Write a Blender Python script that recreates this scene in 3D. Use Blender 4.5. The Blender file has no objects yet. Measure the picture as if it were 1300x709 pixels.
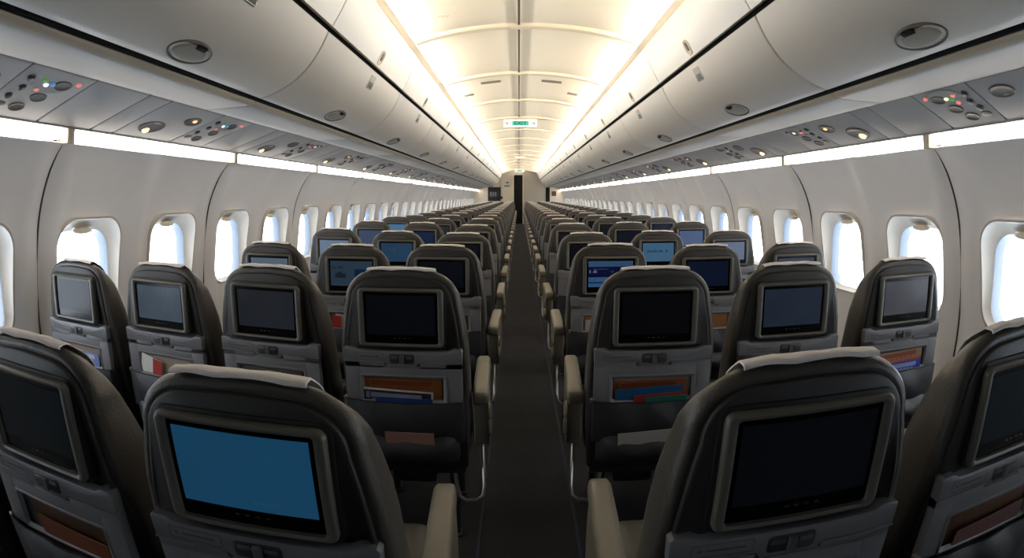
import bpy, bmesh, math, random
from mathutils import Vector, Matrix
random.seed(7)
PI = math.pi
H = 1.36                      # eye height above the cabin floor
XO = 0.058                    # the overhead bins sit a little right of the camera
SC = bpy.context.scene
COL = SC.collection

# ------------------------------------------------------------------ materials
def srgb(c):
    return tuple(((v/255)/12.92 if v/255 <= .04045 else ((v/255+.055)/1.055)**2.4) for v in c) + (1,)

def mat(name, col, rough=.6, metal=0., bump=0., bscale=200., var=0., vscale=8., spec=.5, coat=0., emit=None, estr=0., stretch=None):
    m = bpy.data.materials.new(name); m.use_nodes = True
    nt = m.node_tree; b = nt.nodes['Principled BSDF']
    b.inputs['Base Color'].default_value = srgb(col)
    b.inputs['Roughness'].default_value = rough
    b.inputs['Metallic'].default_value = metal
    b.inputs['Specular IOR Level'].default_value = spec
    b.inputs['Coat Weight'].default_value = coat
    if emit:
        b.inputs['Emission Color'].default_value = srgb(emit); b.inputs['Emission Strength'].default_value = estr
    tc = nt.nodes.new('ShaderNodeTexCoord'); src = tc.outputs['Object']
    if stretch:
        mp = nt.nodes.new('ShaderNodeMapping'); mp.inputs['Scale'].default_value = stretch
        nt.links.new(src, mp.inputs[0]); src = mp.outputs[0]
    if var:
        n = nt.nodes.new('ShaderNodeTexNoise'); n.inputs['Scale'].default_value = vscale; n.inputs['Detail'].default_value = 4
        nt.links.new(src, n.inputs['Vector'])
        r = nt.nodes.new('ShaderNodeMapRange'); r.inputs[1].default_value = .3; r.inputs[2].default_value = .7
        r.inputs[3].default_value = 1-var; r.inputs[4].default_value = 1+var
        nt.links.new(n.outputs[0], r.inputs[0])
        h = nt.nodes.new('ShaderNodeHueSaturation'); h.inputs['Color'].default_value = srgb(col)
        nt.links.new(r.outputs[0], h.inputs['Value']); nt.links.new(h.outputs[0], b.inputs['Base Color'])
    if bump:
        n = nt.nodes.new('ShaderNodeTexNoise'); n.inputs['Scale'].default_value = bscale; n.inputs['Detail'].default_value = 3
        nt.links.new(src, n.inputs['Vector'])
        bp = nt.nodes.new('ShaderNodeBump'); bp.inputs['Strength'].default_value = bump; bp.inputs['Distance'].default_value = .003
        nt.links.new(n.outputs[0], bp.inputs['Height']); nt.links.new(bp.outputs[0], b.inputs['Normal'])
    return m

M = {}
M['leather'] = mat('seat_leather', (68,64,59), .42, bump=.35, bscale=160, var=.10, vscale=7)
M['shell'] = mat('seat_shell', (46,44,43), .5, bump=.15, bscale=300, var=.05)
M['gasket'] = mat('black_gasket', (14,14,14), .6)
M['bezel'] = mat('monitor_bezel', (90,87,80), .42, var=.03)
M['glass'] = mat('monitor_glass', (5,5,6), .2, spec=.2)
M['tray'] = mat('tray_plastic', (110,110,113), .48, bump=.05, bscale=500, var=.03)
M['recess'] = mat('recess_plastic', (76,72,67), .6)
M['latch'] = mat('latch_plastic', (52,52,52), .4)
M['lever'] = mat('latch_lever', (84,84,85), .35)
M['pocket'] = mat('pocket_vinyl', (34,35,39), .5, bump=.6, bscale=28, var=.1)
M['cushion'] = mat('cushion_leather', (66,64,56), .5, bump=.3, bscale=120, var=.08)
M['frame'] = mat('seat_frame', (22,22,24), .5)
M['chrome'] = mat('leg_metal', (150,148,142), .3, metal=.85)
M['arm'] = mat('armrest_plastic', (108,103,91), .42, var=.04)
M['armside'] = mat('armrest_side', (126,121,111), .45, var=.04)
M['cloth'] = mat('headrest_cloth', (244,236,230), .9, bump=.3, bscale=600)
M['wall'] = mat('wall_panel', (236,234,234), .5, bump=.03, bscale=700, var=.015, vscale=3)
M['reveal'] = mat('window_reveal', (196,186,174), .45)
M['reveal2'] = mat('window_inner_reveal', (116,124,136), .4)  # blue cast of the sky light put into the base colour
M['seam'] = mat('seam_rubber', (74,68,62), .7)
M['dark'] = mat('dark_gap', (9,8,8), .9)
def lip_mat():
    m = bpy.data.materials.new('cove_lip'); m.use_nodes = True; nt = m.node_tree; nt.nodes.clear()
    o = nt.nodes.new('ShaderNodeOutputMaterial'); d = nt.nodes.new('ShaderNodeBsdfDiffuse'); t = nt.nodes.new('ShaderNodeBsdfTranslucent'); x = nt.nodes.new('ShaderNodeMixShader')
    d.inputs[0].default_value = srgb((228,222,208)); t.inputs[0].default_value = srgb((252,249,243)); x.inputs[0].default_value = .38
    nt.links.new(d.outputs[0],x.inputs[1]); nt.links.new(t.outputs[0],x.inputs[2]); nt.links.new(x.outputs[0],o.inputs[0]); return m
M['coverlip'] = lip_mat()
M['upper'] = mat('upper_panel_plastic', (240,236,228), .42, bump=.03, bscale=600)
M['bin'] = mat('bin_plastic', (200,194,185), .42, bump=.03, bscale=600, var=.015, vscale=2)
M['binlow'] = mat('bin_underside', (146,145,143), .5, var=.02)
M['lip'] = mat('bin_lip', (176,167,150), .45)
M['psu'] = mat('service_panel', (158,156,155), .5, var=.02)
M['psudark'] = mat('service_bowl', (92,86,78), .5)
M['knob'] = mat('vent_knob', (46,44,42), .35)
M['ceil'] = mat('ceiling_panel', (236,224,202), .55, var=.01)
M['rib'] = mat('ceiling_rib', (212,198,172), .5)
M['vent'] = mat('vent_slot', (120,112,98), .6)
M['metal'] = mat('latch_metal', (150,146,138), .3, metal=.7)
M['oval'] = mat('latch_oval', (150,145,134), .38)
M['bulk'] = mat('bulkhead_cream', (214,202,182), .55, var=.02)
M['bulk2'] = mat('bulkhead_grey', (176,168,154), .6, bump=.1, bscale=90)
M['white'] = mat('sign_white', (214,212,206), .5, emit=(228,226,220), estr=.25)
M['green'] = mat('sign_green', (20,120,98), .5, emit=(40,160,130), estr=.75)
M['lettering'] = mat('sign_letters', (4,44,38), .5)
M['pict'] = mat('sign_pictogram', (60,66,96), .5)
M['pictred'] = mat('sign_pictogram_red', (190,90,80), .5)
M['bulb'] = mat('lamp_bulb', (250,240,210), .4, emit=(255,236,196), estr=.8)
M['warm'] = mat('lamp_warm', (255,200,140), .4, emit=(255,196,140), estr=1.2)
M['ledw'] = mat('led_white', (255,255,255), .4, emit=(250,246,255), estr=.9)
M['ledr'] = mat('led_red', (240,130,120), .4, emit=(240,130,120), estr=.6)
M['ledb'] = mat('led_blue', (70,120,180), .4, emit=(70,120,180), estr=.8)
M['ledg'] = mat('led_green', (60,120,50), .4, emit=(70,140,50), estr=.7)
M['lampoff'] = mat('call_button', (150,140,130), .4)
M['strip'] = mat('light_strip_lens', (255,246,226), .4, emit=(255,246,234), estr=12.5)
M['stripend'] = mat('light_strip_end', (206,192,166), .5)

def floor_mat():
    m = mat('aisle_carpet', (22,22,26), .95, bump=.8, bscale=900, var=.18, vscale=60)
    nt = m.node_tree; b = nt.nodes['Principled BSDF']
    h = [n for n in nt.nodes if n.type == 'HUE_SAT'][0]
    tc = [n for n in nt.nodes if n.type == 'TEX_COORD'][0]
    w = nt.nodes.new('ShaderNodeTexWave'); w.bands_direction = 'Y'; w.inputs['Scale'].default_value = 1.1
    w.inputs['Distortion'].default_value = 1.5
    nt.links.new(tc.outputs['Object'], w.inputs['Vector'])
    r = nt.nodes.new('ShaderNodeMapRange'); r.inputs[3].default_value = .8; r.inputs[4].default_value = 1.15
    nt.links.new(w.outputs['Fac'], r.inputs[0])
    mx = nt.nodes.new('ShaderNodeMix'); mx.data_type = 'RGBA'; mx.blend_type = 'MULTIPLY'; mx.inputs[0].default_value = 1
    nt.links.new(h.outputs[0], mx.inputs[6]); nt.links.new(r.outputs[0], mx.inputs[7])
    nt.links.new(mx.outputs[2], b.inputs['Base Color'])
    return m
M['floor'] = floor_mat()
M['navy'] = mat('carpet_line', (36,37,58), .9)

def pane_mat():
    m = bpy.data.materials.new('window_pane'); m.use_nodes = True
    nt = m.node_tree; nt.nodes.clear()
    o = nt.nodes.new('ShaderNodeOutputMaterial'); t = nt.nodes.new('ShaderNodeBsdfTransparent')
    g = nt.nodes.new('ShaderNodeBsdfGlossy'); g.inputs['Roughness'].default_value = .03
    x = nt.nodes.new('ShaderNodeMixShader'); l = nt.nodes.new('ShaderNodeLayerWeight'); l.inputs[0].default_value = .15
    t.inputs[0].default_value = (.97,.985,1,1)
    x.inputs[0].default_value = .04; nt.links.new(t.outputs[0], x.inputs[1]); nt.links.new(g.outputs[0], x.inputs[2])
    nt.links.new(x.outputs[0], o.inputs[0])
    return m
M['pane'] = pane_mat()

_scr = {}
def screen_mat(c, grad=0.):  # emission paints both screen colour and window reflections
    k = (c, grad)
    if k in _scr: return _scr[k]
    m = bpy.data.materials.new('display_glow'); m.use_nodes = True
    nt = m.node_tree; b = nt.nodes['Principled BSDF']
    b.inputs['Base Color'].default_value = (.004,.004,.005,1); b.inputs['Roughness'].default_value = .2; b.inputs['Specular IOR Level'].default_value = .12
    b.inputs['Emission Strength'].default_value = .36
    tc = nt.nodes.new('ShaderNodeTexCoord'); n = nt.nodes.new('ShaderNodeTexNoise'); n.inputs['Scale'].default_value = 9
    r = nt.nodes.new('ShaderNodeMapRange'); r.inputs[1].default_value=.3; r.inputs[2].default_value=.7
    r.inputs[3].default_value = 1-grad; r.inputs[4].default_value = 1+grad
    h = nt.nodes.new('ShaderNodeHueSaturation'); h.inputs['Color'].default_value = srgb(c)
    nt.links.new(tc.outputs['Object'], n.inputs['Vector']); nt.links.new(n.outputs[0], r.inputs[0])
    nt.links.new(r.outputs[0], h.inputs['Value']); nt.links.new(h.outputs[0], b.inputs['Emission Color'])
    _scr[k] = m; return m

# ------------------------------------------------------------------ mesh helpers
class MB:
    """collects shapes for ONE mesh object"""
    def __init__(s): s.bm = bmesh.new(); s.mi = 0
    def face(s, vs):
        try:
            f = s.bm.faces.new(vs); f.material_index = s.mi; f.smooth = True; return f
        except ValueError: return None
    def rings(s, rings, closed=True, cap0=True, cap1=True):
        R = [[s.bm.verts.new(p) for p in r] for r in rings]
        n = len(R[0])
        for a, b in zip(R, R[1:]):
            for i in range(n if closed else n-1):
                j = (i+1) % n; s.face([a[i], a[j], b[j], b[i]])
        if closed and cap0: s.face(R[0][::-1])
        if closed and cap1: s.face(R[-1])
        return s
    def box(s, x0, x1, y0, y1, z0, z1, r=0.):
        t = bmesh.new(); bmesh.ops.create_cube(t, size=1)
        for v in t.verts: v.co = Vector(((x0+x1)/2+v.co.x*(x1-x0), (y0+y1)/2+v.co.y*(y1-y0), (z0+z1)/2+v.co.z*(z1-z0)))
        if r: bmesh.ops.bevel(t, geom=t.edges[:], offset=r, segments=3, profile=.5, affect='EDGES')
        s.add(t, smooth=bool(r)); return s
    def add(s, t, mt=None, smooth=True):
        vm = {}
        for v in t.verts: vm[v] = s.bm.verts.new(mt @ v.co if mt else v.co)
        for f in t.faces:
            g = s.face([vm[v] for v in f.verts])
            if g: g.smooth = smooth
        t.free()
    def tube(s, pts, r, seg=10, cap=True):
        pts = [Vector(p) for p in pts]; rs = []
        up = Vector((0,0,1))
        for i, p in enumerate(pts):
            d = (pts[min(i+1,len(pts)-1)]-pts[max(i-1,0)]).normalized()
            a = d.cross(up) if abs(d.dot(up)) < .95 else d.cross(Vector((0,1,0)))
            a.normalize(); b = d.cross(a)
            rs.append([p+(a*math.cos(2*PI*k/seg)+b*math.sin(2*PI*k/seg))*r for k in range(seg)])
        return s.rings(rs, True, cap, cap)
    def build(s, name, mats, parent=None, mesh_only=False, flat=False, sharp=40):
        bmesh.ops.recalc_face_normals(s.bm, faces=s.bm.faces[:])
        me = bpy.data.meshes.new(name); s.bm.to_mesh(me); s.bm.free()
        for m in (mats if isinstance(mats, (list,tuple)) else [mats]): me.materials.append(M[m] if isinstance(m,str) else m)
        if flat:
            for p in me.polygons: p.use_smooth = False
        else:
            me.set_sharp_from_angle(angle=math.radians(sharp))
        if mesh_only: return me
        return link(name, me, parent)

def link(name, me, parent=None):
    o = bpy.data.objects.new(name, me); COL.objects.link(o)
    if parent: o.parent = parent
    return o
def tag(o, label=None, cat=None, group=None, kind=None):
    if label: o['label'] = label
    if cat: o['category'] = cat
    if group: o['group'] = group
    if kind: o['kind'] = kind
    return o
def empty(name, loc, rz=0., label=None, cat=None, group=None):
    o = bpy.data.objects.new(name, None); COL.objects.link(o); o.empty_display_size = .05
    o.location = loc; o.rotation_euler = (0,0,rz); return tag(o, label, cat, group)
def struct(name, mb, mats, parent=None, **k):
    o = mb.build(name, mats, parent, **k)
    if not parent: o['kind'] = 'structure'
    return o

def rrect(w, h, r, cx=0., cz=0., n=6):
    """rounded rectangle outline (x,z), counter-clockwise"""
    pts = []
    for (sx, sz, a0) in ((1,-1,-PI/2),(1,1,0),(-1,1,PI/2),(-1,-1,PI)):
        for i in range(n+1):
            a = a0+PI/2*i/n
            pts.append((cx+sx*(w-r)+r*math.cos(a), cz+sz*(h-r)+r*math.sin(a)))
    return pts
def oval(a, b, n=28): return [(a*math.cos(2*PI*i/n), b*math.sin(2*PI*i/n)) for i in range(n)]
def inset(o, d):
    n = len(o); out = []
    for i in range(n):
        ax, az = o[i-1]; bx, bz = o[i]; cx, cz = o[(i+1) % n]
        tx, tz = cx-ax, cz-az; L = math.hypot(tx, tz) or 1
        out.append((bx-tz/L*d, bz+tx/L*d))
    return out
def slab(mb, outline, steps, fy=lambda x, z: 0.):
    """steps: list of (y, inset)"""
    rs = []
    for y, d in steps:
        o = inset(outline, d) if d else outline
        rs.append([(x, y+fy(x,z), z) for x, z in o])
    return mb.rings(rs)
def ordn(i):
    return ['first','second','third','fourth','fifth','sixth','seventh','eighth','ninth','tenth','eleventh','twelfth','thirteenth','fourteenth','fifteenth',
            'sixteenth','seventeenth','eighteenth','nineteenth','twentieth','twenty-first','twenty-second','twenty-third','twenty-fourth','twenty-fifth','twenty-sixth',
            'twenty-seventh','twenty-eighth','twenty-ninth','thirtieth'][i]

# ------------------------------------------------------------------ camera: level full-frame fisheye lens
cd = bpy.data.cameras.new('camera'); cam = bpy.data.objects.new('camera', cd); COL.objects.link(cam)
cam.location = (0,0,H); cam.rotation_euler = (PI/2,0,0); SC.camera = cam
cd.type = 'PANO'; cd.panorama_type = 'FISHEYE_LENS_POLYNOMIAL'
cd.sensor_fit = 'HORIZONTAL'; cd.sensor_width = 36.; cd.sensor_height = 36.*709/1300
FPX = 679.8
cd.fisheye_fov = PI
cd.fisheye_polynomial_k0 = 0; cd.fisheye_polynomial_k1 = -1300/36./FPX
cd.fisheye_polynomial_k2 = cd.fisheye_polynomial_k3 = cd.fisheye_polynomial_k4 = 0
cd.shift_x = -(659-650)/1300.
cd.shift_y = -(354.5-249)/709.
cd.clip_start = .02; cd.clip_end = 200

# ------------------------------------------------------------------ cabin shell
Y0, Y1 = -1.1, 26.0
b = MB(); b.box(-2.4, 2.4, Y0-.1, Y1+3, -.06, 0.)
b.mi = 1
b.box(-.163, -.153, Y0, Y1+2, 0., .0015); b.box(.228, .24, Y0, Y1+2, 0., .0015)
struct('floor', b, ['floor','navy'], flat=True)

PROF = [(-1.36,2.16),(-1.1,2.23),(-.8,2.262),(-.6,2.264),(-.4,2.25),(-.16,2.215),(-.025,2.178),(.11,2.115),(.2,2.052),(.235,2.02)]
def prof(z):
    P = PROF
    if z <= P[0][0]: return P[0][1]
    for i in range(len(P)-1):
        if z <= P[i+1][0]:
            (z1,x1),(z2,x2) = P[i],P[i+1]
            m = lambda j: (P[min(j+1,len(P)-1)][1]-P[max(j-1,0)][1])/(P[min(j+1,len(P)-1)][0]-P[max(j-1,0)][0])
            t = (z-z1)/(z2-z1); h = z2-z1
            return (2*t**3-3*t*t+1)*x1+(t**3-2*t*t+t)*h*m(i)+(-2*t**3+3*t*t)*x2+(t**3-t*t)*h*m(i+1)
    return P[-1][1]
PAN = 1.6; MID = .77
WC = ((.37, -.385), (1.17, -.385)); WW, WH, WR = .255, .272, .135
def ridge(y):
    """soft flutes: the panel swells between the windows and rolls away at its seams"""
    e = min(y, PAN-y)
    return .034*math.exp(-((y-MID)/.07)**2) + .026*math.exp(-((e-.10)/.06)**2) - .014*math.exp(-(e/.03)**2)
def wall_point(y, z): return Vector((prof(z)-ridge(y)*min(1, max(0,(.28-z)/.15)), y, z+H))
def wall_panel_mesh(sgn):
    b = MB(); NA, NR = 88, 14
    for (cy, cz), (ya, yb) in zip(WC, ((0,MID),(MID,PAN))):
        hole = rrect(WW, WH, WR, cy, cz, n=NA//4-1)
        corners = [math.atan2(zz-cz, yy-cy) for yy in (ya,yb) for zz in (-1.36,.235)]
        rim = []
        for (y, z) in hole:
            dy, dz = y-cy, z-cz; k = 1e9
            if dy > 1e-9: k = min(k, (yb-cy)/dy)
            if dy < -1e-9: k = min(k, (ya-cy)/dy)
            if dz > 1e-9: k = min(k, (.235-cz)/dz)
            if dz < -1e-9: k = min(k, (-1.36-cz)/dz)
            rim.append([cy+dy*k, cz+dz*k])
        for yy in (ya,yb):                     # snap the nearest ray to each cell corner
            for zz in (-1.36,.235):
                i = min(range(len(rim)), key=lambda i: (rim[i][0]-yy)**2+(rim[i][1]-zz)**2); rim[i] = [yy,zz]
        rs = []
        for j in range(NR+1):
            t = (j/NR)**1.25
            ring = []
            for h, r in zip(hole, rim):
                y, z = h[0]+(r[0]-h[0])*t, h[1]+(r[1]-h[1])*t
                p = wall_point(y, z); ring.append((p.x*sgn, p.y, p.z))
            rs.append(ring)
        b.rings(rs, True, False, False)
    return b.build('wall', 'wall', mesh_only=True, sharp=60)
def window_meshes(sgn):
    # the window's own frame: tapering reveal, inner bezel, tunnel to the pane with sky light's blue painted in
    def ring(w, h, r, dx, cy=0., cz=0.):
        o = []
        for y, z in rrect(w, h, r, 0, 0, n=12):
            k = max(0, 1-dx/.022)
            x = prof(z+WC[0][1])*k+(prof(WC[0][1])+.012)*(1-k)
            o.append((sgn*(x+dx), y+cy, z+cz+WC[0][1]+H))
        return o
    f = MB()
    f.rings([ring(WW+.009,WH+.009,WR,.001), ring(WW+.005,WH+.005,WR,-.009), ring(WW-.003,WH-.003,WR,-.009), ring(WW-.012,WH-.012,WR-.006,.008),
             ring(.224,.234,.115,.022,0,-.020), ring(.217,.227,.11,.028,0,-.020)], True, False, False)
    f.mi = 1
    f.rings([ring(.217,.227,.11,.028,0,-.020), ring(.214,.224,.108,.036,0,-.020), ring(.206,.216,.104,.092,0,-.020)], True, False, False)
    frame = f.build('window_frame', ['reveal','reveal2'], mesh_only=True, sharp=50)
    p = MB(); p.rings([ring(.210,.220,.106,.090,0,-.020), ring(.210,.220,.106,.093,0,-.020)])
    pane = p.build('window_pane', 'pane', mesh_only=True)
    t = MB()
    zc = WC[0][1]+H+.205; xc = sgn*(prof(WC[0][1])+.028)
    t.rings([[(xc-sgn*d, k*math.cos(a)*.075, zc+math.sin(a)*.019*k) for a in [2*PI*i/24 for i in range(24)]] for d, k in ((0,1.),(.008,.97),(.014,.8),(.016,.4))])
    return frame, pane, t.build('shade_handle', 'ceil', mesh_only=True)
def strip_meshes(sgn):
    """one lit cove lens between the wall top and the service panels, with curled-down ends"""
    b = MB(); rs = []; N = 40; L = PAN-.048
    for i in range(N+1):
        y = .024+L*i/N; e = min(y-.024, L+.024-y)
        k = 1-math.exp(-(e/.045)**2) if e < .2 else 1.
        rs.append([(sgn*(2.019-.016*math.sin(PI*t)*k - .044*t), y, H+.2375+.016*(1-k)*(1-t)+.066*t) for t in [j/5 for j in range(6)]])
    b.rings(rs, False)
    m = b.build('light_lens', 'strip', mesh_only=True)
    e = MB()
    e.box(*sorted((sgn*1.965, sgn*2.05)), 0, .024, H+.23, H+.306, .003)
    em = e.build('end_cap', 'stripend', mesh_only=True)
    r = MB(); r.box(*sorted((sgn*2.017, sgn*2.03)), 0.0, PAN, H+.230, H+.2385, .003)
    return m, em, r.build('lower_rim', 'wall', mesh_only=True)
seamn = 0
for side, sgn, s0 in (('left',-1,1.765),('right',1,2.06)):
    wm = wall_panel_mesh(sgn); fm, pm, tm = window_meshes(sgn); lm, em, rm = strip_meshes(sgn)
    b = MB()
    zz = [-1.36+1.595*i/40 for i in range(41)]
    b.rings([[(sgn*(prof(z)+.022), y, z+H) for z in zz] for y in (-.05,.05)], False)
    b.rings([[(sgn*(prof(z)+.012-d), y, z+H) for z in zz] for y, d in ((-.004,0),(-.003,.008),(.003,.008),(.004,0))], False)
    sm = b.build('trim', 'seam', mesh_only=True)
    k, n, nw, ns = -2, 0, 0, 0
    while s0+k*PAN < Y1-.2:
        y = s0+k*PAN
        o = link('wall_%s' % side, wm); o.location = (0,y,0); o['kind'] = 'structure'
        seamn += 1
        o = link('trim_%d' % seamn, sm); o.location = (0,y,0); o['kind'] = 'structure'
        for cy, cz in WC:
            nw += 1
            if y+cy > Y1-.3 or y+cy < -.4: pass
            w = link('window_%d' % (nw+(100 if sgn > 0 else 0)), fm); w.location = (0,y+cy,0); w['kind'] = 'structure'
            q = link('window_pane', pm, w); q = link('shade_handle', tm, w)
        if k >= -1:
            r = empty('wall_light', (0,y,0), 0, 'warm white light strip above the %s windows, %s from the camera' % (side, ordn(ns)), 'light', 'light strips above the %s windows' % side)
            for nm, me in (('light_lens',lm),('end_cap',em),('rim',rm)): link(nm, me, r)
            link('end_cap', em, r).location = (0,PAN-.024,0)
            ns += 1
        k += 1

# unseen outer skin added to keep daylight out of the roof void
b = MB(); rs = []
arc = [(2.3,-.1),(2.36,.3),(2.25,.8),(1.9,1.3),(1.3,1.65),(.6,1.8)]
arc = arc+[(-x,z) for x,z in arc[::-1]]
b.rings([[(x, y, z+H) for x, z in arc] for y in (Y0-.05, Y1+3)], False)
struct('ceiling', b, 'dark')
b = MB(); b.box(-2.4,2.4,Y0-.1,Y0,0,H+1.85); struct('wall_back', b, 'shell', flat=True)  # unseen wall added behind the camera to shut out daylight

# ------------------------------------------------------------------ arched ceiling with ribs
def arch(x, x1=.906, z1=1.105, za=1.240):
    s = za-z1; R = (x1*x1+s*s)/(2*s); return za-R+math.sqrt(R*R-x*x)
XS = [-.906+1.812*i/40 for i in range(41)]
ribs = [3.74+1.516*i for i in range(-3,15)]
b = MB()
b.rings([[(x+XO, y, arch(x)+H) for x in XS] for y in (Y0, Y1)], False)
for s in (-1,1):
    b.rings([[(XO+s*px, y, H+pz) for px, pz in ((.906,1.105),(.92,1.08),(.894,1.063))] for y in (Y0,Y1)], False)
struct('ceiling', b, 'ceil')
for i, y in enumerate(ribs):
    b = MB(); X2 = [-.90+1.80*j/48 for j in range(49)]
    b.rings([[(x+XO, y+dy, arch(x)-dz-(.022*(abs(x)/.90)**5 if dz > 0 else 0)+H) for x in X2] for dy, dz in ((-.048,-.002),(-.044,.016),(-.034,.026),(.030,.026),(.040,.018),(.048,-.002))], False)
    struct('trim_%d' % (200+i), b, 'rib')
b = MB(); b.box(XO-.067, XO-.051, Y0, Y1, H+1.224, H+1.234)
struct('trim_300', b, 'seam', flat=True)
for i, s in enumerate((-1,1)):     # lip that hides the cove lamps
    b = MB()
    b.rings([[(XO+s*px, y, H+pz) for px, pz in ((.909,1.064),(.840,1.059),(.797,1.055),(.782,1.058),(.782,1.064),(.797,1.067),(.909,1.072))] for y in (Y0,Y1)])
    struct('trim_%d' % (301+i), b, 'coverlip')
for s in (-1,1):
    for i, yr in enumerate(ribs[:-1]):
        a = yr+.055; L = 1.516-.11
        if a < 1.2: continue
        if a+L > Y1-.1: L = Y1-.1-a
        ld = bpy.data.lights.new('cove_lamp', 'AREA'); ld.shape = 'RECTANGLE'; ld.size = .034; ld.size_y = L
        ld.energy = 11.8*L; ld.color = (1,.93,.82)
        o = bpy.data.objects.new('cove_lamp', ld); COL.objects.link(o)
        o.location = (XO+s*.862, a+L*.5, H+1.083)
        d = Vector((-s*.86,0,.5)).normalized()
        zax = -d; yax = Vector((0,1,0)); xax = yax.cross(zax)
        o.rotation_euler = Matrix((xax,yax,zax)).transposed().to_euler()

# ------------------------------------------------------------------ overhead bins
BIN = 1.587
def bin_door_profile(n=14):
    p0, p1 = Vector((1.286,.463)), Vector((.950,.771)); d = p1-p0; nrm = Vector((-d.y,d.x)).normalized()
    if nrm.x > 0: nrm = -nrm
    out = []
    for i in range(n+1):
        t = i/n; out.append(p0+d*t+nrm*(.066*math.sin(PI*t)**.9))
    return out
DP = bin_door_profile()
def lerp_prof(P, t):
    i = min(int(t*(len(P)-1)), len(P)-2); f = t*(len(P)-1)-i
    p = P[i].lerp(P[i+1], f); d = (P[i+1]-P[i]).normalized(); return p, d
def sheet(b, P, s, y0, y1, r=.012, th=.02):
    """curved panel between y0,y1 with rolled edges"""
    n = len(P); rs = []
    for y, dn in ((y0,th),(y0+.0008,r*.5),(y0+r*.35,r*.12),(y0+r,0.),(y1-r,0.),(y1-r*.35,r*.12),(y1-.0008,r*.5),(y1,th)):
        ring = []
        for i, p in enumerate(P):
            d = (P[min(i+1,n-1)]-P[max(i-1,0)]).normalized(); nm = Vector((d.y,-d.x))
            if nm.x < 0: nm = -nm
            q = p+nm*dn
            ring.append((XO+s*q.x, y, H+q.y))
        p = P[-1]; q = P[0]
        d = (P[-1]-P[-2]).normalized(); nm = Vector((d.y,-d.x)); nm = nm if nm.x > 0 else -nm
        ring = [(XO+s*(P[0].x+.03), y, H+P[0].y+.012)]+ring+[(XO+s*(P[-1].x+nm.x*.03), y, H+P[-1].y+nm.y*.03)]
        rs.append(ring)
    b.rings(rs, False)
def on_profile(mb, outline, steps, P, t, s, y):
    """slab laid on the curved panel: outline (u along y, v along the panel)"""
    p, d = lerp_prof(P, t); nm = Vector((d.y,-d.x)); nm = -nm if nm.x > 0 else nm
    rs = []
    for h, ins in steps:
        o = inset(outline, ins) if ins else outline
        rs.append([(XO+s*(p.x+d.x*v+nm.x*h), y+u, H+p.y+d.y*v+nm.y*h) for u, v in o])
    mb.rings(rs)
UP = [Vector((.932,.796)).lerp(Vector((.83,1.062)), i/8)+Vector((-.6,-.8))*(.013*math.sin(PI*i/8)) for i in range(9)]
LOW = [Vector(p) for p in ((1.606,.426),(1.536,.426),(1.434,.4275),(1.37,.430),(1.338,.435),(1.324,.444))]
def bin_meshes(s):
    r = {}
    b = MB(); sheet(b, DP, s, .004, BIN-.004); r['door'] = b.build('door','bin',mesh_only=True,sharp=50)
    b = MB(); sheet(b, UP, s, .003, BIN-.003, .006); r['upper_panel'] = b.build('upper_panel','upper',mesh_only=True,sharp=50)
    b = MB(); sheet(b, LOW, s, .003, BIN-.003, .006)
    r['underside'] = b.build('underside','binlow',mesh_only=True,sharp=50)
    b = MB(); b.rings([[(XO+s*x, y, H+z) for x, z in ((1.347,.431),(1.324,.439),(1.316,.451),(1.324,.457),(1.344,.454))] for y in (.004,BIN-.004)])
    r['lip'] = b.build('lip','lip',mesh_only=True)
    b = MB(); b.rings([[(XO+s*x, y, H+z) for x, z in ((1.357,.448),(1.357,.512),(1.1,.9),(.90,1.085),(.872,1.07),(.962,.83),(.98,.822),(.99,.79),(1.306,.493),(1.318,.461))] for y in (0,BIN)])
    r['carcass'] = b.build('carcass','dark',mesh_only=True,flat=True)
    # oval pull latch low on the door
    b = MB(); on_profile(b, oval(.122,.064), [(-.01,0),(.002,0),(.0045,.003),(.003,.007),(-.002,.010),(-.002,.02)], DP, .2, s, BIN*.52)
    r['latch'] = b.build('latch','psudark',mesh_only=True)
    b = MB(); on_profile(b, [(u,v-.005) for u,v in oval(.094,.046)], [(-.006,0),(.001,0),(.005,.005),(.006,.012)], DP, .2, s, BIN*.52)
    r['latch_flap'] = b.build('latch_flap','oval',mesh_only=True)
    b = MB(); on_profile(b, rrect(.03,.009,.003,.018,.040), [(-.006,0),(.007,0),(.0075,.001)], DP, .2, s, BIN*.52)
    r['latch_slot'] = b.build('latch_slot','dark',mesh_only=True)
    # small square plate high on the door
    b = MB(); on_profile(b, rrect(.048,.042,.008), [(-.012,0),(.002,0),(.003,.002),(.003,.004)], DP, .86, s, BIN*.55)
    r['plate'] = b.build('lock_plate','metal',mesh_only=True)
    b = MB(); on_profile(b, rrect(.040,.018,.004,0,-.017), [(-.006,0),(.0036,0),(.0042,.001)], DP, .86, s, BIN*.55)
    r['plate_slot'] = b.build('lock_slot','psudark',mesh_only=True)
    # catch on the upper panel
    b = MB(); on_profile(b, rrect(.040,.048,.034), [(-.006,0),(.002,0),(.004,.002),(.001,.006),(.0,.012)], UP, .22, s, BIN*.52)
    r['catch'] = b.build('catch','rib',mesh_only=True)
    b = MB(); on_profile(b, rrect(.014,.026,.012,.006,.008), [(-.006,0),(.003,0),(.0035,.001)], UP, .22, s, BIN*.52)
    r['catch_slot'] = b.build('catch_slot','psudark',mesh_only=True)
    return r
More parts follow.
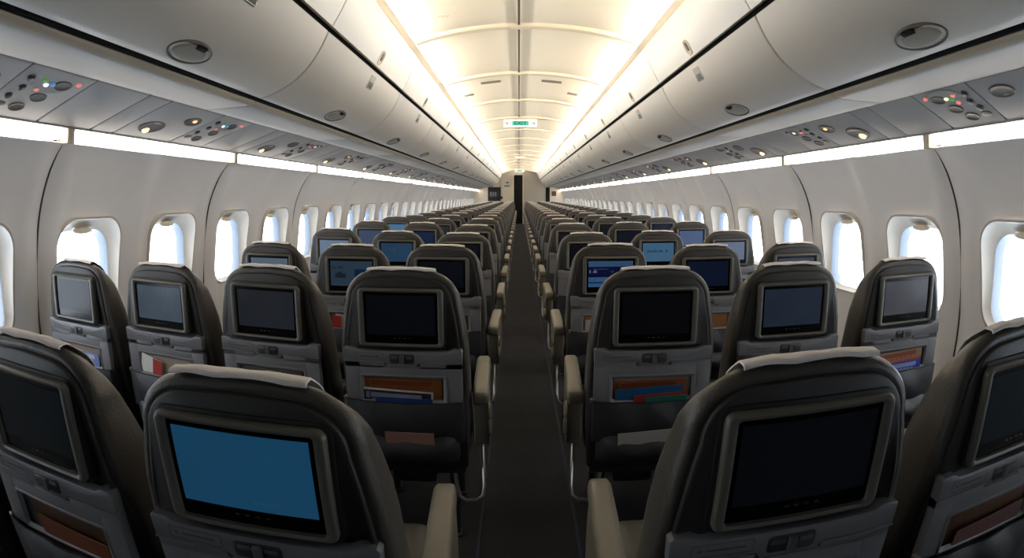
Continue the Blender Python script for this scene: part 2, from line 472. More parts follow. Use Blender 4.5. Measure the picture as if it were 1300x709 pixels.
for side, s, s0 in (('left',-1,2.32-2*BIN),('right',1,2.05-BIN)):
    r = bin_meshes(s); i = 0; y = s0
    while y+BIN < Y1+.05:
        e = empty('overhead_bin', (0,y,0), 0, 'cream overhead luggage bin on the %s, %s from the camera' % (side, ordn(i)), 'luggage bin', 'overhead bins on the %s' % side)
        link('carcass', r['carcass'], e); link('lip', r['lip'], e); link('underside', r['underside'], e)
        d = link('door', r['door'], e)
        for k in ('latch','latch_flap','latch_slot'): link(k, r[k], d)
        link('lock_plate', r['plate'], d); link('lock_slot', r['plate_slot'], d)
        u = link('upper_panel', r['upper_panel'], e); link('catch', r['catch'], u); link('catch_slot', r['catch_slot'], u)
        y += BIN; i += 1
    YB = y
    b = MB(); b.rings([[(s*x+XO*k, y, H+z) for x, z, k in ((1.33,.452,1),(1.61,.442,.8),(1.99,.312,0),(1.99,.33,0),(1.61,.465,.8),(1.33,.475,1))] for y in (Y0,Y1)])
    struct('trim_%d' % (310+(s>0)), b, 'dark', flat=True)
    b = MB(); b.box(*sorted((s*1.945, s*1.985)), Y0, Y1, H+.294, H+.312, .004)
    struct('trim_%d' % (312+(s>0)), b, 'psu')

# ------------------------------------------------------------------ passenger service panels under the bins
XA, XB = 1.612, 1.945
def psu_z(x): return H+.426-.126*(x-XA)/(XB-XA)
def psu_slab(s, l, th=.012, x0=XA, x1=XB):
    b = MB(); g = .003
    def ring(dz, ins):
        o = rrect((x1-x0)/2-ins, l/2-g-ins, .012, (x0+x1)/2, l/2, n=4)
        return [(XO*(1-(x-XA)/(XB-XA))*1+s*x, y, psu_z(x)+dz) for x, y in o]
    b.rings([ring(th,0), ring(.002,0), ring(0,.002), ring(-.0008,.006)])
    return b
def dome(s, x, y, a, bb, steps):
    """oval fitting on the panel: steps = (drop below panel, scale)"""
    b = MB()
    b.rings([[(XO*(1-(x-XA)/(XB-XA))+s*(x+a*k*math.cos(t)), y+bb*k*math.sin(t), psu_z(x+a*k*math.cos(t))-d) for t in [2*PI*i/20 for i in range(20)]] for d, k in steps])
    return b
ring_steps = [(-.003,1.),(.004,1.),(.006,.95),(.005,.86),(.003,.72),(.0022,.35)]
knob_steps = [(-.002,1.),(.006,1.),(.010,.85),(.011,.5)]
led_steps = [(-.002,1.),(.004,1.),(.007,.8),(.008,.4)]
LU, LB, LN, LL = .34, .345, .165, .49      # unit, blank, narrow blank, lamp unit = one bay
BAY = LU+LB+LN+LL
def psu_meshes(s):
    r = {}
    r['unit'] = psu_slab(s, LU).build('panel','psu',mesh_only=True)
    b = MB()
    r['well'] = dome(s, 1.69, LU*.52, .065, .10, [(-.002,1.),(.0014,1.),(.002,.96),(.0018,.9),(.0016,.5)]).build('lamp_well','binlow',mesh_only=True)
    r['reading'] = [dome(s, x, LU*f, .030, .040, ring_steps).build('reading_light','psudark',mesh_only=True) for x, f in ((1.685,.66),(1.78,.56),(1.86,.44))]
    r['lens'] = [dome(s, x, LU*f, rr, rr, led_steps).build('lamp_lens','bulb',mesh_only=True) for x, f, rr in ((1.685,.66,.012),(1.78,.56,.011),(1.86,.44,.011))]
    r['knobs'] = [dome(s, x, LU*f, .017, .017, knob_steps).build('air_vent','knob',mesh_only=True) for x, f in ((1.68,.16),(1.74,.20),(1.80,.16))]
    r['buttons'] = [dome(s, x, LU*f, .009, .013, led_steps).build('call_button','lampoff',mesh_only=True) for x, f in ((1.735,.40),(1.70,.44),(1.675,.36),(1.69,.52),(1.66,.84))]
    r['sign'] = dome(s, 1.86, LU*.18, .02, .03, [(-.002,1.),(.002,1.),(.0025,.9)]).build('signal_window','latch',mesh_only=True)
    r['blank'] = psu_slab(s, LB).build('filler_panel','psu',mesh_only=True)
    r['narrow'] = psu_slab(s, LN).build('filler_panel','psu',mesh_only=True)
    r['lamp'] = psu_slab(s, LL).build('panel','psu',mesh_only=True)
    r['bowl'] = dome(s, 1.83, LL*.34, .062, .09, ring_steps).build('lamp_bowl','psudark',mesh_only=True)
    r['bowl2'] = dome(s, 1.72, LL*.74, .042, .065, ring_steps).build('lamp_bowl','psudark',mesh_only=True)
    r['bulb'] = dome(s, 1.86, LL*.32, .020, .026, [(-.002,1.),(.006,1.),(.014,.75),(.017,.35)]).build('bulb','bulb',mesh_only=True)
    r['bulb2'] = dome(s, 1.715, LL*.76, .012, .015, led_steps).build('bulb','warm',mesh_only=True)
    return r
tint = {('left',1): ['ledr','ledw','ledg','ledb','ledr'], ('right',1): ['ledr','ledg','ledr','bulb','ledr']}
for side, s, s0 in (('left',-1,1.18),('right',1,1.0)):
    r = psu_meshes(s); n = 0; k = 0
    y = s0-.0
    order = [('unit',LU),('blank',LB),('narrow',LN),('lamp',LL)] if s < 0 else [('lamp',LL),('unit',LU),('blank',LB),('narrow',LN)]
    cnt = {'unit':0,'blank':0,'narrow':0,'lamp':0}
    y = s0-BAY
    while y+.1 < Y1-.2:
        for nm, L in order:
            if y+L > Y1-.1: y += L; continue
            i = cnt[nm]; cnt[nm] += 1
            if y+L < .45: y += L; cnt[nm] -= 1; continue
            if nm == 'unit':
                e = empty('service_unit', (0,y,0), 0, 'grey reading light and air vent unit above the %s seats, %s from the camera' % (side, ordn(i)), 'reading light unit', 'service units above the %s seats' % side)
                p = link('panel', r['unit'], e)
                far = i > 7
                link('lamp_well', r['well'], e)
                for q, (a, c) in enumerate(zip(r['reading'], r['lens'])):
                    ro = link('reading_light', a, e)
                    if q == 0 and i % 3 == 2: link('lamp_lens', c, ro)
                if not far:
                    for a in r['knobs']: link('air_vent', a, e)
                    tl = tint.get((side, i+0 if i else 1)) if i <= 1 else None
                    for q, a in enumerate(r['buttons']):
                        o = link('call_button', a, e)
                        o.material_slots[0].link = 'OBJECT'
                        o.material_slots[0].material = M[tl[q]] if tl else M[('lampoff','latch','lampoff','ledr','latch')[(q+i) % 5]]
                    link('signal_window', r['sign'], e)
            elif nm == 'lamp':
                e = empty('lamp_unit', (0,y,0), 0, 'grey spotlight panel above the %s seats, %s from the camera' % (side, ordn(i)), 'spotlight unit', 'spotlight units above the %s seats' % side)
                link('panel', r['lamp'], e)
                a = link('lamp_bowl', r['bowl'], e); link('bulb', r['bulb'], a)
                a = link('lamp_bowl', r['bowl2'], e)
                if i % 2 or s < 0 and i < 2: link('bulb', r['bulb2'], a)
            else:
                o = link('filler_panel', r[nm]); o.location = (0,y,0)
                tag(o, '%s blank grey panel between light units above the %s seats, %s from the camera' % ('wide' if nm == 'blank' else 'narrow', side, ordn(i)), 'panel', '%s blank panels above the %s seats' % ('wide' if nm == 'blank' else 'narrow', side))
            y += L

# ------------------------------------------------------------------ seats
FT = H-.313                     # top of the monitor bezel
def back_outline():
    right = [(.205,.40),(.218,.42),(.224,.50),(.226,.62),(.2255,.74),(.222,.83),(.215,.90),(.206,.96),(.197,1.0)]
    cx, cz, a, c = .197-.122, 1.0, .122, .104
    for i in range(1,13):
        t = PI/2*i/12; right.append((cx+a*math.cos(t)**.92, cz+c*math.sin(t)))
    right.append((.04, 1.1065)); 
    pts = right+[(0,1.1075)]+[(-x,z) for x,z in right[::-1]]
    return pts
BO = back_outline()
def lean(x, z): return max(0,.86-z)*.16
seat_mesh = {}
def S(name, b, mats, **k): seat_mesh[name] = b.build(name, mats, mesh_only=True, **k)
b = MB()
slab(b, BO, [(.012,.03),(.008,.018),(.010,.008),(.018,.002),(.035,0),(.095,0),(.125,.006),(.14,.018),(.148,.04),(.150,.08)], lean)
for v in b.bm.verts:
    k = min(1,max(0,(v.co.z-.86)/.2)); k = k*k*(3-2*k)
    if v.co.y > .02: v.co.y = .02+(v.co.y-.02)*(1-.42*k)
    if v.co.z > 1.0 and v.co.y > .03: v.co.z -= (v.co.y-.03)*.62*min(1,(v.co.z-1.)/.08)
S('backrest', b, 'leather', sharp=80)
b = MB()
inner = inset(BO,.023)
slab(b, inner, [(.03,0),(.006,0),(.001,.002),(-.001,.006)], lean)
b.mi = 1
slab(b, rrect(.153,.107,.022,0,FT-.100), [(.01,0),(-.003,0),(-.0045,.002)])
S('back_shell', b, ['shell','gasket'])
# monitor: bezel ring, black glass, display, buttons
b = MB()
no = 6
OUT = rrect(.145,.0998,.016,0,FT-.0998,no); INN = rrect(.126,.0875,.006,0,FT-.1000,no)
b.rings([[(x,y,z) for x,z in o] for o, y in ((OUT,.0),(OUT,-.013),(inset(OUT,.002),-.0175),(inset(OUT,.006),-.0195),(inset(INN,-.004),-.0185),(inset(INN,-.001),-.0165),(INN,-.006))], True, True, False)
S('monitor', b, 'bezel')
b = MB(); slab(b, inset(INN,-.002), [(-.004,0),(-.0085,0)]); S('screen_glass', b, 'glass')
DX, DZ0, DZ1 = .1165, FT-.158, FT-.0235
b = MB(); b.box(-DX,DX,-.0105,-.008,DZ0,DZ1); S('display', b, screen_mat((14,18,24)), flat=True)
b = MB()
for x in (-.022,-.006,.012,.03): b.box(x-.004,x+.004,-.0102,-.008,FT-.172,FT-.169)
S('control_mark', b, 'latch', flat=True)
# tray table band with stepped top edge, latch, placard
def tray_outline():
    r = [(.2045,.792),(.2065,.835),(.200,.8415),(.172,.8415),(.155,.8325)]
    return r+[(-x,z) for x,z in r[::-1]]+[(-.060,.792),(-.05,.781),(.05,.781),(.060,.792)]
b = MB(); slab(b, tray_outline(), [(.012,0),(-.008,0),(-.0115,.0012),(-.0125,.003)])
b.box(-.2055,-.061,-.0150,-.005,.7905,.7925,.0007); b.box(.061,.2055,-.0150,-.005,.7905,.7925,.0007); b.box(-.05,.05,-.0150,-.005,.7795,.7815,.0007)
S('tray_table', b, 'tray', sharp=30)
b = MB(); slab(b, rrect(.043,.0165,.008,0,.806), [(-.002,0),(-.0133,0),(-.0138,.001)]); S('latch', b, 'latch')
b = MB(); slab(b, rrect(.0075,.0145,.003,0,.804), [(-.01,0),(-.019,0),(-.021,.0015)]); b.box(.012,.036,-.0162,-.01,.806,.815,.0015)
b.box(-.036,-.012,-.0162,-.01,.806,.815,.0015)
S('latch_lever', b, 'lever')
b = MB()
o1 = rrect(.052,.0125,.004,-.118,.812); o2 = inset(o1,.001)
b.rings([[(x,y,z) for x,z in o] for o, y in ((o1,-.0115),(o1,-.0131),(o2,-.0131),(o2,-.0115))], True, False, False)
for i, (x0,x1) in enumerate(((-.16,-.152),(-.145,-.08))): b.box(x0,x1,-.0129,-.011,.810,.8135)
S('placard', b, 'recess', flat=True)
# lower table panel: a frame around the literature recess
b = MB()
fo = [(.2005,.56),(.2035,.788),(.064,.788),(.053,.777),(-.053,.777),(-.064,.788),(-.2035,.788),(-.2005,.56)]
def bar(x0,x1,z0,z1,y=-.0095,r=.002): b.box(x0,x1,y,.015,z0,z1,r)
bar(-.203,-.148,.645,.7902); bar(.148,.203,.645,.7902); bar(-.15,.15,.742,.779); bar(-.203,-.060,.77,.7902); bar(.060,.203,.77,.7902)
b.rings([[(x,y,z) for x,z in rrect(w,h,.006,0,.695,4)] for w,h,y in ((.152,.052,-.009),(.150,.050,-.0125),(.146,.046,-.0125),(.138,.038,-.004))], True, False, False)
S('table_panel', b, 'tray', sharp=30)
b = MB(); b.box(-.15,.15,.004,.014,.55,.745); S('recess_back', b, 'recess', flat=True)
# pockets
def pocket(z0, z1, w, d, sag):
    b = MB(); NX, NZ = 18, 10; front = []
    for j in range(NZ+1):
        v = j/NZ; row = []
        for i in range(NX+1):
            u = -1+2*i/NX
            z = z0+(z1-z0)*v - sag*(1-u*u)*v
            y = -.024-d*(1-u**4)*(math.sin(PI*(.12+.78*v))**.8) + lean(0,z)*.1
            y += .004*math.sin(u*9+v*5)*(1-u*u)
            row.append((u*w, y, z))
        front.append(row)
    b.rings(front, False)
    b.rings([[(x,y+.006,z-.002) for x,y,z in front[-1]], [(x,y-.001,z+.003) for x,y,z in front[-1]], front[-1]], False)
    b.rings([[(x,y+.007,z) for x,y,z in r] for r in front], False)
    for k in (0,-1): b.rings([[r[k] for r in front], [(r[k][0], .03+lean(0,r[k][2])*.5, r[k][2]) for r in front]], False)
    b.rings([front[0], [(x,.03+lean(0,z)*.5,z) for x,y,z in front[0]]], False)
    return b
S('pocket', pocket(.50,.655,.203,.030,.006), 'pocket', sharp=60)
S('lower_pocket', pocket(.425,.535,.185,.055,.008), 'pocket', sharp=60)
b = MB(); b.box(-.214,-.20,-.016,.004,.645,.662,.003); S('clip', b, 'chrome')
# structure and cushion
b = MB(); b.box(-.212,.212,.04,.10,.36,.66,.012); b.box(-.2,.2,.06,.50,.325,.385,.01); S('seat_frame', b, 'frame')
b = MB()
b.rings([[(x*k, y, z) for x, z in rrect(.215,h,.04*min(1,h/.05),0,.44,6)] for y, h, k in ((.10,.03,.9),(.11,.05,.97),(.16,.056,1.),(.44,.058,1.),(.54,.052,1.),(.575,.04,.97),(.585,.02,.9))])
S('seat_cushion', b, 'cushion', sharp=70)
b = MB(); b.tube([(0,.12,0),(0,.12,.34)],.016); b.box(-.022,.022,.09,.15,0,.012,.003); S('leg', b, 'frame')
b = MB(); b.box(-.09,.07,.20,.46,.20,.32,.012); b.mi = 1; b.box(-.05,.03,.194,.2,.235,.285,.002); S('equipment_box', b, ['frame','latch'])
# aisle armrest (on local +x; mirrored for the right bank)
def arm_meshes(sg, tagname):
    b = MB()
    sx = lambda a, c: sorted((sg*a, sg*c))
    rs = []
    for y, hw, zt, zb in ((.050,.020,.650,.628),(.054,.027,.660,.618),(.062,.0295,.664,.614),(.10,.0295,.667,.613),(.40,.029,.672,.622),(.47,.028,.672,.628),(.492,.024,.668,.634),(.498,.015,.660,.642)):
        h = (zt-zb)/2
        rs.append([(sg*.262+x, y, z) for x, z in rrect(hw,h,min(h,hw)*.55,0,(zt+zb)/2,4)])
    b.rings(rs)
    S('armrest_'+tagname, b, 'arm', sharp=60)
    b = MB()
    rs = []
    for x, d in ((.235,.004),(.238,0),(.284,0),(.289,.006)):
        o = [(.07,.615),(.072,.50),(.095,.44),(.14,.425),(.36,.425),(.42,.46),(.44,.52),(.44,.615)][::-1]
        o = inset(o, d) if d else o
        rs.append([(sg*x, y, z) for y, z in o])
    b.rings(rs)
    b.mi = 1
    for z in (.56,.49): 
        b.rings([[(sg*(.287+q), .14+a*k, z+c*k) for a, c in oval(.055,.028,20)] for q, k in ((0,1),(.008,1),(.012,.8))])
    S('arm_side_'+tagname, b, ['armside','arm'], sharp=40)
    b = MB()
    pts = [(sg*.262,.13,.43),(sg*.264,.10,.38),(sg*.268,.05,.28),(sg*.262,.035,.245),(sg*.24,.03,.228),(sg*.20,.03,.225),(sg*.178,.035,.24),(sg*.168,.05,.28),(sg*.15,.09,.38)]
    b.tube(pts, .0075, 8); S('foot_bar_'+tagname, b, 'chrome')
arm_meshes(1,'l'); arm_meshes(-1,'r')
b = MB()
rs = []
for y, hw, zt, zb in ((.10,.010,.640,.616),(.106,.0135,.650,.606),(.12,.014,.654,.602),(.42,.014,.656,.606),(.45,.010,.652,.616)):
    h = (zt-zb)/2; rs.append([(x, y, z) for x, z in rrect(hw,h,h*.5,0,(zt+zb)/2,4)])
b.rings(rs); b.box(-.012,.012,.14,.2,.40,.61,.005)
S('armrest_inner', b, 'armside', sharp=60)
# white headrest cloth draped over the crown
b = MB()
def crown(x):
    return max(z for (xx,z) in BO if abs(xx) <= .21 and True) if abs(x) < .04 else 1.1065-.0
path = [(.0125,-.001),(.0115,.0005),(.0135,.0028),(.018,.0042),(.032,.0045),(.05,-.006),(.068,-.0175),(.084,-.03),(.098,-.05),(.112,-.10),(.132,-.20)]
ring = []
for t in (0,1):
    for i in range(15):
        x = -.117+.234*i/14
        cz = 1.1075 - max(0, abs(x)-.05)**2*1.2 - (.0006*math.sin(i*1.7))
        ring.append([(x, y-.003*t*(1 if j < 3 else 0), cz+dz+.003*t*(1 if j >= 2 else 0)+.0018*math.sin(i*.9+j)*(j<2)) for j, (y, dz) in enumerate(path)])
b.rings(ring[:15], False); b.rings(ring[15:], False)
b.rings([ring[0],ring[15]], False); b.rings([ring[14],ring[29]], False)
b.rings([[r[0] for r in ring[:15]], [r[0] for r in ring[15:]]], False)
S('headrest_cover', b, 'cloth', sharp=60)

# each seat: lateral place, distance, bezel-top height below the eye, yaw
fit = {(1,'L1'):(-.412,.656,-.322,3.3),(1,'L2'):(-.929,.663,-.326,-.4),(1,'R1'):(.428,.654,-.297,-3.),(1,'R2'):(.972,.665,-.304,-.4),
 (2,'L1'):(-.395,1.728,-.306,2.),(2,'L2'):(-.902,1.738,-.312,-2.),(2,'L3'):(-1.394,1.73,-.326,-1.8),(2,'L4'):(-1.886,1.699,-.334,-2.2),
 (2,'R1'):(.457,1.724,-.303,-3.),(2,'R2'):(.979,1.721,-.305,-4.),(2,'R3'):(1.547,1.732,-.313,-3.1),
 (3,'L1'):(-.404,2.758,-.32,-1.3),(3,'L2'):(-.891,2.736,-.322,2.),(3,'L3'):(-1.388,2.745,-.321,1.),(3,'R1'):(.473,2.724,-.312,-.9),(3,'R2'):(1.,2.708,-.323,-3.),(3,'R3'):(1.559,2.729,-.326,-4.),
 (4,'L3'):(-1.376,3.819,-.306,-2.),(4,'L2'):(-.888,3.808,-.319,-.3),(4,'L1'):(-.402,3.801,-.327,-.1),(4,'R1'):(.484,3.791,-.326,.6),(4,'R2'):(1.009,3.785,-.317,-1.9),(4,'R3'):(1.577,3.784,-.322,-1.6),
 (5,'L3'):(-1.385,4.871,-.298,-2.),(5,'L2'):(-.895,4.859,-.308,-1.4),(5,'L1'):(-.406,4.854,-.326,-1.4),(5,'R2'):(1.016,4.844,-.305,-.3),(5,'R3'):(1.608,4.83,-.302,-.6),
 (6,'L3'):(-1.386,5.912,-.294,-2.),(6,'R3'):(1.61,5.887,-.301,2.),(6,'R2'):(1.021,5.894,-.302,.2)}
lat = {'L1':-.404,'L2':-.893,'L3':-1.384,'R1':.482,'R2':1.02,'R3':1.605}
NROW = 24
glow_reflection = {(1,'L1'):(36,92,130),(1,'L2'):(15,21,24),(1,'R1'):(9,13,17),(1,'R2'):(16,24,30),  # screen colours, with reflected window light painted in
 (2,'L4'):(70,72,76),(2,'L3'):(90,106,122),(2,'L2'):(46,50,58),(2,'L1'):(10,14,20),(2,'R1'):(8,9,11),(2,'R2'):(46,57,74),(2,'R3'):(96,98,106),
 (3,'L3'):(118,138,160),(3,'L2'):(56,78,98),(3,'L1'):(13,17,25),(3,'R1'):(70,112,158),(3,'R2'):(17,29,54),(3,'R3'):(78,92,114),
 (4,'L3'):(142,166,196),(4,'L2'):(50,86,120),(4,'L1'):(13,18,28),(4,'R1'):(16,18,24),(4,'R2'):(86,132,172),(4,'R3'):(138,158,190),
 (5,'L3'):(78,98,132),(5,'L2'):(28,50,88),(5,'L1'):(15,18,24),(5,'R1'):(15,17,22),(5,'R2'):(18,26,44),(5,'R3'):(106,130,178),
 (6,'L3'):(100,152,202),(6,'L2'):(50,56,66),(6,'R2'):(24,28,36),(6,'R3'):(24,36,64),(7,'L3'):(74,98,118)}
descr = {(1,'L1'):'bright blue screen',(2,'L3'):'pale grey-blue screen',(2,'L4'):'dark grey screen',(3,'L2'):'blue page screen',(3,'R1'):'blue menu screen',
 (4,'R2'):'light blue screen',(4,'L2'):'teal screen',(3,'L3'):'pale blue screen',(4,'L3'):'pale blue screen',(4,'R3'):'pale blue screen',(2,'R3'):'grey screen',(2,'R2'):'navy grey screen',(6,'L3'):'bright blue screen'}
place = {'L1':'aisle seat left of the aisle','L2':'middle seat left of the aisle','L3':'window seat left of the aisle','L4':'extra seat beside the left wall',
         'R1':'aisle seat right of the aisle','R2':'middle seat right of the aisle','R3':'window seat right of the aisle'}
SEATS = {}
def make_seat(row, c):
    if (row,c) in fit: x, y, zt, yaw = fit[(row,c)]
    else: x, y, zt, yaw = lat[c]-(.07 if row == 1 else 0), .66+1.0465*(row-1), -.313, 0
    near = row <= 6
    scr = descr.get((row,c), 'dark screen')
    lab = 'dark leather %s, %s row from camera, %s' % (place.get(c, place['L3']), ordn(row-1), scr)
    if row > 6: lab = 'dark leather %s, %s row from the camera' % (place[c], ordn(row-1))
    r = empty('airline_seat', (x,y,0), math.radians(yaw), lab, 'seat', 'airline seats')
    r.scale = (1,1,(H+zt)/FT)
    P = lambda n, par=r, nm=None: link(nm or n, seat_mesh[n], par)
    P('backrest'); P('back_shell'); P('headrest_cover')
    m = P('monitor'); P('screen_glass', m)
    d = P('display', m); d.material_slots[0].link = 'OBJECT'
    g = glow_reflection.get((row,c))
    if g is None:
        k = random.random(); g = (12,15,22) if k < .6 else ((30,40,58) if k < .85 else (80,104,138))
    d.material_slots[0].material = screen_mat(g, .12 if row == 2 and c != 'L1' else .04)
    if row <= 3: P('control_mark', m)
    t = P('tray_table'); P('latch', t)
    if near: P('latch_lever', t)
    if row <= 3: P('placard', t)
    P('table_panel'); P('seat_frame')
    if near: P('recess_back')
    if row <= 10:
        P('pocket'); P('lower_pocket'); P('seat_cushion')
        if row <= 4: P('clip')
    else: P('seat_cushion')
    for xx, yy in ((-.15,.0),(.15,.0),(-.15,.34),(.15,.34)):
        l = P('leg'); l.location = (xx, yy, 0)
    if row <= 3: P('equipment_box')
    if c[1] == '1':
        a = 'l' if c[0] == 'L' else 'r'
        P('armrest_'+a, r, 'armrest'); P('arm_side_'+a, r, 'armrest_side_panel'); P('foot_bar_'+a, r, 'foot_bar')
    if row <= 10:
        o = P('armrest_inner', r, 'armrest'); o.location = ((-.243 if c[0] == 'L' else .243), 0, 0)
    SEATS[(row,c)] = r
    return r
for row in range(1, NROW+1):
    for c in (['L3','L2','L1','R1','R2','R3'] if row > 1 else ['L3','L2','L1','R1','R2']):
        make_seat(row, c)
make_seat(2, 'L4')
SEATS[(1,'L3')]['label'] = 'dark leather seat cut off by the bottom left corner of the photo'

# pictures on the lit screens
def on_screen(key, name, rects, col):
    m = [o for o in SEATS[key].children if o.name.split('.')[0] == 'monitor'][0]
    b = MB()
    for x0, x1, z0, z1 in rects:   # fractions of the display, from its upper left
        b.box(-DX+2*DX*x0, -DX+2*DX*x1, -.0112, -.010, DZ1-(DZ1-DZ0)*z1, DZ1-(DZ1-DZ0)*z0)
    o = b.build(name, screen_mat(col), m, flat=True)
def scribble(x0, x1, z0, z1, n):
    out = []; w = (x1-x0)/n
    for i in range(n):
        if random.random() < .14: continue
        k = random.choice((0,.25,.25,.4)); out.append((x0+i*w, x0+(i+.72)*w, z0+(z1-z0)*k, z1))
    return out
on_screen((3,'R1'),'screen_header',[(0,1,.0,.19)],(66,104,146)); on_screen((3,'R1'),'screen_banner',[(0,.93,.21,.62)],(12,22,64))
on_screen((3,'R1'),'banner_mark',[(.02,.05,.34,.46)],(150,150,190)); on_screen((3,'R1'),'banner_mark',[(.10,.19,.38,.45),(.12,.17,.34,.38)],(150,140,176)); on_screen((3,'R1'),'banner_mark',[(.5,.56,.39,.43)],(110,116,160)); on_screen((3,'R1'),'banner_text',[(.1,.44,.29,.325)],(78,84,160))
on_screen((3,'R1'),'screen_row',[(0,1,.80,.86)],(24,62,110))
on_screen((3,'L2'),'screen_heading',scribble(.05,.35,.22,.30,9),(30,42,56)); on_screen((3,'L2'),'screen_picture',[(.11,.37,.50,.68),(.17,.28,.44,.5)],(36,44,60)); on_screen((3,'L2'),'screen_photo',[(.58,1,.32,.74)],(22,46,86))
on_screen((4,'L2'),'screen_text',scribble(.25,.48,.28,.31,8)+scribble(.3,.5,.4,.43,8)+scribble(.4,.5,.52,.55,4),(96,124,146))
on_screen((4,'R2'),'screen_text',scribble(.14,.46,.36,.50,8)+scribble(.5,.80,.36,.50,8),(44,78,112))
on_screen((1,'L1'),'screen_shadow',[(.55,.75,.86,.9)],(40,96,134))  # faint bar, slightly lighter than the display

# ------------------------------------------------------------------ magazines in the seat pockets
def magazine(key, x, z, w, h, y, col, tilt, label, band=None, group='magazines in the seat pockets'):
    root = SEATS[key]
    b = MB()
    b.box(-w/2,w/2,-.0015,.0015,-h,0,.0008)
    if band:
        b.mi = 1; b.box(-w*.40,w*.36,-.0022,-.0012,-.026,-.008); b.box(-w*.47,-w*.42,-.0022,-.0012,-.030,-.006)
        for i in range(7): b.box(-w*.38+i*w*.1,-w*.31+i*w*.1,-.0022,-.0012,-.036,-.031)
    mats = [mat('magazine_cover', col, .35)]
    if band: mats.append(mat('magazine_print', band, .4))
    o = b.build('magazine', mats, None, flat=True)
    o.matrix_world = Matrix.Translation(root.location) @ Matrix.Rotation(root.rotation_euler.z,4,'Z') @ Matrix.Translation((x,y,z)) @ Matrix.Rotation(tilt,4,'Y') @ Matrix.Rotation(.05,4,'X')
    tag(o, label, 'magazine', group)
    return o
rl = 'in the pocket of the %s'
magazine((2,'L1'),-.005,.735,.275,.16,.000,(122,76,42),0,'orange brown magazine behind the others in second row left aisle seat pocket',(110,50,24))
magazine((2,'L1'),-.02,.695,.245,.14,-.006,(196,190,182),.05,'white magazine edge in the second row left aisle seat pocket')
magazine((2,'L1'),-.022,.690,.235,.14,-.010,(28,32,52),.04,'dark navy magazine in the second row left aisle seat pocket',(120,120,140))
magazine((2,'L1'),.0,.668,.20,.12,-.014,(34,62,108),0.02,'blue booklet in the second row left aisle seat pocket')
magazine((2,'R1'),.0,.742,.27,.16,.000,(120,112,104),-.02,'grey magazine rearmost in second row right aisle seat pocket')
magazine((2,'R1'),-.01,.730,.255,.15,-.004,(124,70,36),-.01,'brown magazine in the second row right aisle seat pocket',(90,46,24))
magazine((2,'R1'),-.012,.705,.235,.14,-.009,(26,74,120),-.05,'bright blue magazine in the second row right aisle seat pocket')
magazine((2,'R1'),.03,.682,.19,.13,-.013,(128,42,38),-.06,'red booklet in the second row right aisle seat pocket')
magazine((2,'R1'),.05,.672,.15,.12,-.016,(28,96,84),-.03,'green booklet in the second row right aisle seat pocket')
magazine((2,'R3'),.0,.730,.26,.15,.000,(150,124,92),-.03,'tan patterned magazine in the second row right window seat pocket',(140,70,50))
magazine((2,'R3'),.01,.692,.22,.14,-.008,(176,60,52),-.05,'red edged magazine in the second row right window seat pocket')
magazine((2,'R3'),.02,.686,.20,.14,-.012,(40,66,150),-.02,'blue magazine in the second row right window seat pocket',(140,150,190))
magazine((2,'L3'),-.0,.735,.26,.15,.0,(150,138,124),.02,'beige magazine in second row left window side seat pocket')
magazine((2,'L3'),-.07,.715,.12,.15,-.008,(214,212,208),.25,'white leaflet leaning in second row left window side seat pocket')
magazine((2,'L3'),-.04,.708,.05,.14,-.012,(168,60,54),.2,'red booklet in second row left window side seat pocket')
magazine((2,'L4'),.0,.735,.26,.15,.0,(140,124,110),0,'brown magazine in the pocket of the seat beside left wall')
magazine((2,'L4'),.03,.70,.20,.15,-.010,(110,128,180),.04,'pale blue magazine in the pocket of the seat beside left wall',(180,190,214))
magazine((2,'L2'),.0,.730,.25,.15,.0,(90,84,80),0,'dark grey magazine in second row left middle seat pocket')
magazine((1,'L2'),.02,.728,.26,.15,.0,(84,60,42),.0,'brown magazine in the front row left middle seat pocket')
magazine((1,'L2'),.03,.690,.22,.14,-.010,(120,70,48),.03,'orange edged booklet in the front row left middle seat pocket')
magazine((1,'R2'),.0,.736,.26,.15,.0,(84,58,40),-.0,'brown magazine in the front row right middle seat pocket',(90,60,40))
magazine((1,'R2'),.01,.700,.23,.14,-.010,(112,80,76),-.04,'pinkish booklet in the front row right middle seat pocket')
magazine((3,'L2'),-.05,.72,.10,.15,-.004,(190,186,182),.1,'white booklet in the third row left middle seat pocket')
magazine((3,'L2'),-.09,.715,.05,.15,-.01,(150,44,44),.05,'red booklet in the third row left middle seat pocket')
magazine((3,'L1'),.08,.715,.07,.14,-.006,(110,44,40),.0,'dark red booklet in the third row left aisle seat pocket')
magazine((3,'R1'),-.06,.745,.16,.15,-.0,(150,100,56),.0,'orange brown magazine in the third row right aisle seat pocket')
magazine((3,'R1'),-.07,.715,.12,.15,-.008,(168,166,162),.0,'light grey booklet in the third row right aisle seat pocket')
magazine((3,'R2'),.0,.73,.25,.15,.0,(140,96,62),.0,'tan brown magazine in the third row right middle seat pocket')
magazine((2,'L1'),.02,.556,.17,.045,-.058,(130,96,84),0,'folded leaflet in lower pocket of second row left aisle seat')
magazine((2,'R1'),-.02,.560,.20,.05,-.060,(150,146,142),-.06,'plastic wrapped leaflet in lower pocket of second row right aisle seat')

